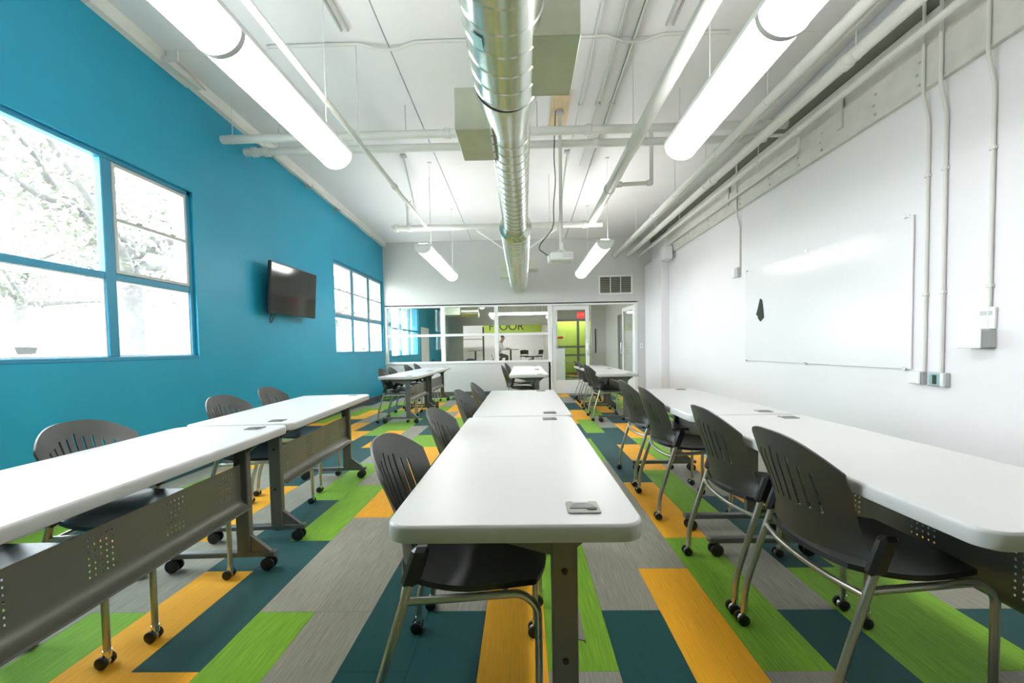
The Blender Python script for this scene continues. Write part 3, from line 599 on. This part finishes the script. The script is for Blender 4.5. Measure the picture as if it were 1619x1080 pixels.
for x, y, a, l in ((-2.55, 13.0, 20, 'black caster chair in the lounge under the blue-framed lounge window'), (-1.45, 12.6, -50, 'black caster chair in the lounge just behind the middle partition panes'), (-1.0, 14.2, 160, 'black caster chair in the lounge in front of the round bar table'), (.05, 13.2, 200, 'black caster chair in the lounge near the closed glass door')): place_chair('C', 0, x, y, math.radians(a), l)

# ------------------------------------------------------------------ light fixtures
def fixture(x, y0, label, hx=0.0):
    t = thing('linear_light', label, 'light', (x, y0, 2.50), 0, 'suspended linear lights'); L = 2.44; r = .118; dp = .105
    MB().cbox(-r-.004, r+.004, 0, L, dp, dp+.035, .006).build('housing', 'fixture_white', t)
    MB().cbox(-.06, .06, .02, L-.02, dp+.035, dp+.045, .003).build('uplight_lens', 'uplens', t)
    def arc(rr, dd, n=16): return [(rr*math.cos(PI + PI*k/n), dp + dd*math.sin(PI + PI*k/n)) for k in range(n+1)]
    for a, b in ((.012, L/2-.014), (L/2+.014, L-.012)): MB().prism(arc(r-.004, dp-.004), a, b, 'y').build('lens', 'lens', t, 40)
    for a, b in ((0, .012), (L-.012, L)): MB().prism(arc(r, dp), a, b, 'y').build('end_cap', 'fixture_white', t, 40)
    MB().prism(arc(r, dp), L/2-.014, L/2+.014, 'y').build('joint_band', 'fixture_grey', t, 40)
    for y in (.28, L-.28): MB().tube([(hx, y, dp+.03), (hx, y, cz(y0+y)-2.50)], .0035, 6).lathe([(.03, cz(y0+y)-2.515), (.03, cz(y0+y)-2.50)], (hx, y, 0), 'z', 12).build('hanger_cable', 'fixture_white', t, 60)
fixture(-1.375, .73, 'suspended half-round linear light over the blue wall row, level with the tall window', .06)
fixture(1.185, .73, 'suspended half-round linear light over the whiteboard row, level with the wall conduits', .09)
fixture(-1.395, 5.95, 'suspended half-round linear light near the partition on the blue wall side', .06)
fixture(1.175, 5.95, 'suspended half-round linear light near the partition beside the projector', .09)

# ------------------------------------------------------------------ duct with register boxes
DX, DZ = -.075, 2.77
dt = thing('spiral_duct', 'galvanised spiral duct with two register boxes along the ceiling centre', 'duct')
def spiral(y0, y1, r, pitch, N=40):
    mb = MB(); turns = int(round((y1-y0)/pitch)); pitch = (y1-y0)/turns; tot = turns*N
    for n in range(tot + 1):
        a = 2*PI*n/N; yb = y0 + pitch*n/N - pitch
        for off, rr in ((0, r), (pitch-.012, r), (pitch-.006, r+.005)):
            y = min(max(yb+off, y0), y1); mb.v.append((DX + rr*math.cos(a), y, DZ + rr*math.sin(a)))
    for n in range(tot):
        a = n*3; b = a+3; mb.f += [(a, b, b+1, a+1), (a+1, b+1, b+2, a+2)]
        if n + N + 1 <= tot: c = (n+N)*3; mb.f.append((a+2, b+2, c+3, c))
    mb.mi = [0]*len(mb.f); return mb
R1, R2, R3 = .195, .150, .200
spiral(-1.65, 2.62, R1, .145).build('duct_section', 'galvanized', dt, 25)
MB().lathe([(R1+.003, 2.60), (R1+.003, 2.66), (R2+.004, 3.02), (R2+.004, 3.08)], (DX, 0, DZ), 'y', 40).build('reducer', 'galvanized', dt, 30)
spiral(3.06, 5.52, R2, .135).build('duct_section', 'galvanized', dt, 25)
MB().lathe([(R2+.004, 5.50), (R2+.03, 5.52), (R3+.012, 5.56), (R3+.012, 5.62), (R3+.003, 5.63)], (DX, 0, DZ), 'y', 40).build('flange_ring', 'galvanized', dt, 30)
spiral(5.62, 10.19, R3, .14).build('duct_section', 'galvanized', dt, 25)
for y in (1.25, 1.42): MB().lathe([(R1+.004, y), (R1+.011, y+.004), (R1+.011, y+.022), (R1+.004, y+.026)], (DX, 0, DZ), 'y', 40).build('band_clamp', 'galvanized', dt, 30)
def reg_box(x0, x1, y0, y1, z0, z1, side):
    b = MB().cbox(x0, x1, y0, y1, z0, z1, .004).build('register_box', 'galv_box', dt)
    fx = x0 if side > 0 else x1
    MB().box(fx-.012 if side > 0 else fx, fx if side > 0 else fx+.012, y0-.02, y1+.02, z0-.015, z1+.015).build('flange', 'pipe_paint', b)
    m = MB()
    for k in range(4): m.lathe([(.006, -.005), (.006, 0)], (fx - side*.006, y0 + (k+.5)*(y1-y0)/4, z0-.015), 'z', 6)
    for k in range(3): m.lathe([(.006, -.005), (.006, 0)], (fx - side*.006, y0-.02, z0 + (k+.5)*(z1-z0)/3), 'y', 6)
    m.build('screw', 'seam', b)
reg_box(.045, .305, 2.085, 2.57, 2.645, 3.02, 1); reg_box(-.445, -.20, 2.925, 3.405, 2.645, 2.93, -1); reg_box(-.48, -.24, 9.25, 9.6, 2.70, 3.0, -1); reg_box(.10, .36, 9.2, 9.6, 2.86, 3.06, 1)
hg = MB()
for y in (1.3, 4.4, 7.6, 9.6):
    r = R1 if y < 2.6 else R2 if y < 5.5 else R3
    for s in (-1, 1): hg.box(DX + s*(r+.004) - .002, DX + s*(r+.004) + .002, y-.012, y+.012, DZ, cz(y))
hg.build('hanger_strap', 'galvanized', dt)
for sx in (-1, 1): MB().tube([(DX + sx*.62, 6.64, 3.05), (DX + sx*(R3+.004), 6.64, 2.76)], .012, 6).build('sway_strut', 'fixture_white', dt)
st = MB().grid([[(DX + (R1+.0065)*math.cos(a), y, DZ + (R1+.0065)*math.sin(a)) for a in [3.92 + .05*k for k in range(7)]] for y in (2.02, 2.05, 2.08, 2.11)]).build('maker_sticker', 'teal_plastic', dt); solidify(st, .001)

MB().cbox(-.205, -.08, 2.98, 3.35, 2.67, 2.87, .004).build('takeoff', 'galvanized', dt)
for ch in dt.children:                                       # the whole run falls slightly towards the partition
    for v in ch.data.vertices:
        if not ch.name.startswith(('register', 'takeoff')): v.co.z += .03 - .0125*v.co.y

# ------------------------------------------------------------------ pipes and conduits
def pipe(name, path, r, label, mt='pipe_paint', cat='pipe', couplings=(), n=14, rad=.06, hangers=()):
    t = thing(name, label, cat); MB().tube(bend(path, rad), r, n).build('run', mt, t, 60)
    for q, ax in couplings:
        MB().lathe([(r+.004, -.035), (r+.012, -.028), (r+.012, .028), (r+.004, .035)], q, ax, 14).build('coupling', mt, t, 40)
    for x, y, z in hangers:
        MB().tube([(x, y, z+r), (x, y, cz(y))], .005, 6).lathe([(r+.006, -.012), (r+.006, .012)], (x, y, z), 'y', 14).build('hanger_rod', mt, t, 60)
    return t
pipe('sprinkler_main', [(1.11, -1.6, 3.13), (1.11, 6.72, 3.10)], .058, 'thick white sprinkler main running lengthwise on the whiteboard side', couplings=(((1.11, 2.4, 3.12), 'y'), ((1.11, 5.35, 3.11), 'y')), hangers=((1.11, 1.6, 3.12), (1.11, 4.2, 3.11)))
pipe('sprinkler_cross_main', [(-2.06, 6.72, 3.08), (1.28, 6.72, 3.08)], .046, 'white cross main spanning the room before the projector side lights', couplings=(((-2.0, 6.72, 3.08), 'x'), ((-1.78, 6.72, 3.08), 'x'), ((.62, 6.72, 3.08), 'x'), ((1.0, 6.72, 3.08), 'x')), hangers=((-1.45, 6.72, 3.08), (.45, 6.72, 3.08)))
t = pipe('sprinkler_branch', [(-1.50, -1.6, 3.09), (-1.50, 6.66, 3.09)], .024, 'slender white branch pipe running lengthwise over the blue wall row', couplings=(((-1.5, 5.05, 3.09), 'y'),), hangers=((-1.5, 3.95, 3.09),))
pipe('sprinkler_drop', [(1.10, 5.20, 3.105), (1.59, 5.20, 3.12), (1.59, 5.20, cz(5.20))], .024, 'short white branch elbowing up to the ceiling beside the thick main', couplings=(((1.57, 5.20, 3.12), 'x'), ((1.20, 5.20, 3.108), 'x')), rad=.03)
t = thing('sprinkler_riser', 'white riser with a sprinkler head over the left end of the cross main', 'sprinkler', (-1.80, 6.72, 3.08)); MB().tube([(0, 0, .04), (0, 0, .34)], .022, 10).build('riser', 'pipe_paint', t, 60); MB().lathe([(.02, .34), (.035, .35), (.035, .37), (.015, .40)], (0, 0, 0), 'z', 12).build('head', 'pipe_paint', t, 40)
for k in range(5): MB().tube([(0, 0, .39), (.06*math.cos(k*1.25), .06*math.sin(k*1.25), .43)], .007, 6).build('deflector_arm', 'fixture_grey', t)
pipe('cross_pipe', [(XL+.06, 4.70, 3.52), (2.9, 4.70, 3.52)], .045, 'upper of two white pipes crossing the room below the ceiling', couplings=(((-.8, 4.70, 3.52), 'x'), ((.75, 4.70, 3.52), 'x')), hangers=((-3.2, 4.70, 3.52), (-.55, 4.70, 3.52), (1.75, 4.7, 3.52)))
pipe('cross_pipe', [(XL+.06, 5.09, 3.56), (2.9, 5.09, 3.56)], .045, 'lower of two white pipes crossing the room, with end fitting at the blue wall', couplings=(((-3.2, 5.09, 3.56), 'x'), ((-3.05, 5.09, 3.56), 'x'), ((.9, 5.09, 3.56), 'x')), hangers=((-2.9, 5.09, 3.56), (-.7, 5.09, 3.56), (1.5, 5.09, 3.56)))
t = thing('strut_rail', 'grey strut rail lying between the two crossing pipes', 'rail', (0, 4.85, 3.56)); m = MB(); m.box(-1.5, 2.4, -.02, .02, 0, .004); m.box(-1.5, 2.4, -.02, -.016, 0, .035); m.box(-1.5, 2.4, .016, .02, 0, .035); m.build('channel', 'sash_grey', t)
for x in (-1.3, .2, 2.2): MB().tube([(x, 0, .004), (x, 0, cz(4.85)-3.56)], .005, 6).build('rod', 'sash_grey', t)
# pipe bank by the whiteboard wall
BZ = 3.32
pipe('bank_pipe', [(2.235, -1.6, BZ), (2.235, 10.19, BZ)], .040, 'inner pipe of the bank along the whiteboard wall', couplings=(((2.235, 4.9, BZ), 'y'), ((2.235, 7.2, BZ), 'y')), hangers=((2.235, 3.9, BZ), (2.235, 6.2, BZ), (2.235, 8.3, BZ)))
pipe('bank_pipe', [(2.55, -1.6, BZ), (2.55, 10.19, BZ)], .046, 'thick middle pipe of the bank along the whiteboard wall', couplings=(((2.55, 3.4, BZ), 'y'), ((2.55, 5.7, BZ), 'y')), hangers=((2.55, 3.3, BZ), (2.55, 5.9, BZ), (2.55, 8.1, BZ)))
pipe('conduit_run', [(2.82, -1.6, BZ-.02), (2.82, 10.19, BZ-.02)], .026, 'slim outer conduit of the bank nearest the whiteboard wall', couplings=(((2.82, 4.4, BZ-.02), 'y'),), hangers=((2.82, 5.1, BZ-.02), (2.82, 7.6, BZ-.02)))
pipe('conduit_run', [(2.38, -1.6, BZ+.06), (2.38, 10.19, BZ+.06)], .014, 'thin conduit between the inner and middle pipes of the bank', n=8)
pipe('conduit_run', [(2.70, -1.6, BZ+.08), (2.70, 10.19, BZ+.08)], .014, 'thin conduit above the middle and outer pipes of the bank', n=8)
pipe('conduit_run', [(2.61, 4.62, BZ+.045), (2.98, 4.62, BZ+.045), (2.98, 4.62, BZ-.12), (2.98, 8.58, BZ-.12)], .018, 'conduit elbowing from the bank down along the wall ledger', n=10)
for sx, x0, x1, l in ((-1, -1.65, -1.62, 'white brace rod from ceiling to cross main on the blue wall side'), (1, .66, .60, 'white brace rod from ceiling to cross main beside the projector')):
    t = thing('brace_rod', l, 'brace'); MB().tube([(x0, 6.0, cz(6.0)-.018), (x1, 6.69, 3.125)], .013, 8).build('rod', 'pipe_paint', t, 60); MB().cbox(x0-.04, x0+.04, 5.96, 6.04, cz(6.0)-.022, cz(6.0)-.003, .003).build('foot_plate', 'sash_grey', t)
# ceiling conduits
for x, r, l in ((.70, .011, 'thin ceiling conduit nearest the duct'), (.90, .008, 'faint thin ceiling wire between two conduits'), (1.06, .014, 'ceiling conduit beside the open panel joint')):
    t = thing('ceiling_conduit', l, 'conduit'); MB().tube([(x, -1.6, cz(-1.6)-.02), (x, 6.4, cz(6.4)-.02)], r, 8).build('run', 'pipe_paint', t, 60)
    for y in (1.5, 3.2, 4.9): MB().cbox(x-.03, x+.03, y-.012, y+.012, cz(y)-.04, cz(y), .003).build('strap', 'pipe_paint', t)
t = thing('cross_conduit', 'slim conduit crossing the ceiling with humps at the panel joints', 'conduit'); z = cz(3.9) - .02
MB().tube(bend([(-2.3, 3.9, z), (-1.45, 3.9, z), (-1.28, 3.93, z-.04), (-1.12, 3.93, z-.04), (-.95, 3.9, z), (.82, 3.9, z), (.97, 3.93, z-.04), (1.14, 3.93, z-.04), (1.3, 3.9, z), (1.9, 3.9, z)], .06), .013, 8).build('run', 'pipe_paint', t, 60)
# ledger along the whiteboard wall
lg = thing('ledger_beam', 'bolted white ledger beam along the top of the whiteboard wall', 'beam'); MB().cbox(3.072, XR, YN, 9.02, 3.05, 3.36, .006).build('beam', 'ledger_paint', lg); MB().cbox(3.088, XR, YN, 9.02, 3.36, 3.60, .006).build('upper_beam', 'ledger_paint', lg); MB().box(3.085, XR-.002, YN, YB, 3.60, 3.745).build('shade_board', 'gap_shade', lg)  # the top dark board stands in for the shaded gap under the ceiling
for y in (2.3, 3.35, 3.75, 4.4, 4.75, 5.3, 6.0, 7.0, 7.8):
    for k in range(3): MB().lathe([(.011, 0), (.011, -.010), (.006, -.014)], (3.072, y + .02*(k % 2), 3.10 + .085*k), 'x', 6).build('bolt', 'sash_grey', lg)
for y in (4.15, 6.35): MB().cbox(3.05, 3.073, y-.035, y+.035, 3.18, 3.52, .004).build('strap', 'ledger_paint', lg)
def wall_conduit(y, z0, label, r=.0115, ztop=3.75):
    t = thing('vertical_conduit', label, 'conduit'); MB().tube(bend([(XR-r-.002, y, z0), (XR-r-.002, y, 2.80), (3.068-r, y, 3.02), (3.068-r, y, ztop)], .04), r, 10).build('run', 'pipe_paint', t, 60)
    for z in (1.5, 2.4):
        if z > z0 + .2: MB().cbox(XR-2*r-.006, XR, y-.02, y+.02, z-.012, z+.012, .003).build('strap', 'pipe_paint', t)
wall_conduit(3.305, .905, 'vertical conduit rising from the white-and-grey outlet, beside the whiteboard'); wall_conduit(3.17, .905, 'vertical conduit rising from the open grey outlet cover', .013); wall_conduit(2.86, 1.21, 'vertical conduit rising from the large white junction box'); wall_conduit(6.08, 2.24, 'short conduit dropping to the small box at the far end of the whiteboard')
# wall boxes
t = thing('outlet_box', 'small white outlet box with flip cover right of the whiteboard', 'outlet', (XR, 3.34, .855)); MB().cbox(-.045, 0, -.05, .055, -.05, .05, .006).build('body', 'box_grey', t); MB().cbox(-.06, -.045, -.045, .055, -.048, .048, .006).build('cover', 'white_frame', t)
t = thing('outlet_box', 'grey outlet box with an open dark socket under the second conduit', 'outlet', (XR, 3.19, .852)); MB().cbox(-.03, 0, -.075, .08, -.053, .053, .006).build('body', 'box_grey', t); MB().prism(rrect(-.045, .045, -.042, .042, .02, 3), -.045, -.03, 'x').build('collar', 'teal_plastic', t); MB().cbox(-.047, -.0451, -.015, .018, -.034, .034, .001).build('socket', 'ink', t); MB().cbox(-.055, -.03, -.072, -.045, -.05, .05, .004).build('hinged_lid', 'white_frame', t)
t = thing('junction_box', 'large white junction box projecting from the wall under the single conduit', 'electrical box', (XR, 2.90, 1.15)); MB().cbox(-.10, 0, -.075, .075, -.06, .06, .005).build('body', 'box_grey', t); MB().cbox(-.108, -.10, -.078, .078, -.063, .063, .003).build('cover', 'white_frame', t)
t = thing('thermostat', 'pale thermostat plate behind the large junction box', 'thermostat', (XR, 2.87, 1.285)); MB().cbox(-.022, 0, -.05, .055, -.07, .075, .004).build('case', 'white_frame', t); MB().cbox(-.024, -.022, -.035, .04, .02, .05, .0008).build('display', 'box_grey', t)
t = thing('outlet_box', 'small white outlet box at the far upper end of the whiteboard', 'outlet', (XR, 6.15, 2.17)); MB().cbox(-.05, 0, -.07, .02, -.07, .07, .005).build('body', 'box_grey', t); MB().cbox(-.04, 0, .03, .12, -.06, .06, .005).build('cover', 'white_frame', t)
t = thing('junction_box', 'white junction box at the head of the corner pilaster', 'electrical box', (2.95, 8.75, 3.06)); MB().cbox(-.06, .10, -.15, .12, -.16, .10, .006).build('body', 'white_paint', t); MB().cbox(.02, .16, .12, .19, -.12, .02, .005).build('nipple', 'box_grey', t)
MB().tube([(.0, -.02, .10), (.0, -.02, .26)], .016, 8).build('conduit_stub', 'pipe_paint', t, 60)

# ------------------------------------------------------------------ whiteboard, TV, projector, grille
w = thing('whiteboard', 'large frameless glossy whiteboard on the white wall', 'whiteboard', (XR-.003, 4.67, 1.53)); MB().cbox(-.014, -.002, -1.255, 1.255, -.613, .613, .002).build('panel', 'board_gloss', w)
for y in (-1.2, 0, 1.2):
    for z in (-.613, .613): MB().cbox(-.022, 0, y-.02, y+.02, z-.012, z+.012, .003).build('clip', 'chrome', w)
e = thing('board_cloth', 'dark felt cloth stuck on the whiteboard', 'cloth', (XR-.0175, 5.54, 1.58)); MB().prism([(.005, .15), (.06, .02), (.095, -.05), (.055, -.075), (.05, -.10), (.0, -.145), (-.07, -.10), (-.06, .0), (-.03, .13)], -.010, 0, 'x').build('felt', 'felt', e)
tv = thing('television', 'dark flat television on a wall arm between the two blue-framed windows', 'television', (-3.20, 5.88, 1.985), 0); tv.rotation_euler = (0, math.radians(4), math.radians(-1.5))
MB().cbox(-.045, 0, -.565, .565, -.335, .335, .008).build('case', 'tv_body', tv); MB().box(0, .003, -.55, .55, -.318, .322).build('screen', 'tv_screen', tv); MB().cbox(-.16, -.045, -.10, .10, -.10, .10, .008).build('wall_arm', 'tv_body', tv)
MB().tube(bend([(-.05, -.42, -.30), (-.10, -.40, -.43), (-.13, -.33, -.47), (-.155, -.2, -.34), (-.15, -.15, -.25)], .06), .006, 8).build('power_cord', 'cable_black', tv, 60)
t = thing('ceiling_board', 'plywood board on the ceiling that holds the projector pole', 'board', (.47, 5.05, cz(5.05))); MB().cbox(-.10, .10, -.42, .34, -.035, -.002, .003).build('plywood', 'plywood', t)
pj = thing('projector', 'white ceiling projector hanging on a pole by a black cable', 'projector', (.47, 5.0, 2.155)); MB().cbox(-.135, .135, -.10, .12, 0, .095, .012).build('body', 'projector_white', pj)
m = MB()
for i in range(2):
    for k in range(8): m.box(.005 + k*.0145, .015 + k*.0145, -.1015, -.1, .030 + i*.026, .046 + i*.026)
m.build('vent_slot', 'box_grey', pj); MB().lathe([(.03, 0), (.03, .02), (.02, .022)], (-.07, .12, .045), 'y', 16).build('objective', 'tv_screen', pj, 40); MB().cbox(-.165, -.136, -.09, .0, -.02, .06, .006).build('side_cover', 'projector_white', pj)
MB().tube([(0, 0, .16), (0, 0, cz(5.0)-.035-2.155)], .021, 12).build('pole', 'pipe_paint', pj, 60); MB().lathe([(.05, cz(5)-2.155-.06), (.05, cz(5)-2.155-.036)], (0, 0, 0), 'z', 12).build('flange', 'sash_grey', pj)
for a in range(4): MB().tube([(0, 0, .17), (.075*math.cos(PI/4+a*PI/2), .06*math.sin(PI/4+a*PI/2), .09)], .007, 6).build('mount_arm', 'fixture_white', pj)
MB().cbox(-.022, .022, -.022, .022, .13, .22, .004).build('swivel', 'fixture_white', pj)
MB().tube(bend([(-.05, -.02, cz(5)-2.155-.04), (-.075, 0, 1.2), (-.055, 0, .95), (-.09, 0, .62), (-.08, 0, .40), (-.24, 0, .22), (-.27, 0, .15), (-.15, .0, .065)], .15, 8), .006, 8).build('cable', 'cable_black', pj, 60)
g = thing('return_grille', 'white return air grille high on the back wall by the corner', 'vent', (2.245, YB, 2.625)); m = MB()
for a in ((-.41, .41, -.228, -.193), (-.41, .41, .193, .228), (-.41, -.37, -.193, .193), (.37, .41, -.193, .193)): m.cbox(a[0], a[1], -.03, 0, a[2], a[3], .003)
m.build('frame', 'white_frame', g); MB().box(-.37, .37, -.004, -.001, -.193, .193).build('backing', 'vent_dark', g)
for x in (-.123, .123): MB().box(x-.008, x+.008, -.028, -.004, -.193, .193).build('divider', 'white_frame', g)
for k in range(9): MB().add([(-.37, -.024, -.18+k*.043), (.37, -.024, -.18+k*.043), (.37, -.006, -.162+k*.043), (-.37, -.006, -.162+k*.043)], [(0, 1, 2, 3)]).build('slat', 'hall_grey', g); solidify(g.children[-1], .003)
# small loose ends near the blue wall's top edge
t = thing('folded_bracket', 'white folded bracket at the top of the blue wall above the tall window', 'bracket', (XL+.06, 3.95, cz(3.95)-.10)); MB().cbox(0, .05, -.02, .42, .0, .05, .004).build('channel', 'pipe_paint', t); MB().cbox(.05, .16, -.02, .0, .0, .10, .003).build('lug', 'pipe_paint', t); MB().tube(bend([(.07, .0, .06), (.10, .2, .03), (.06, .45, .02)], .05), .008, 6).build('wire', 'sash_grey', t)
t = thing('vertical_conduit', 'white conduit fixed along the top edge of the blue wall before the partition', 'conduit'); MB().tube([(XL+.105, 5.2, cz(5.2)-.14), (XL+.105, 10.15, cz(10.15)-.12)], .02, 8).build('run', 'pipe_paint', t, 60)
for y in (5.6, 6.6, 7.6): MB().cbox(XL+.002, XL+.125, y-.012, y+.012, cz(y)-.17, cz(y)-.11, .003).build('clip', 'sash_grey', t)
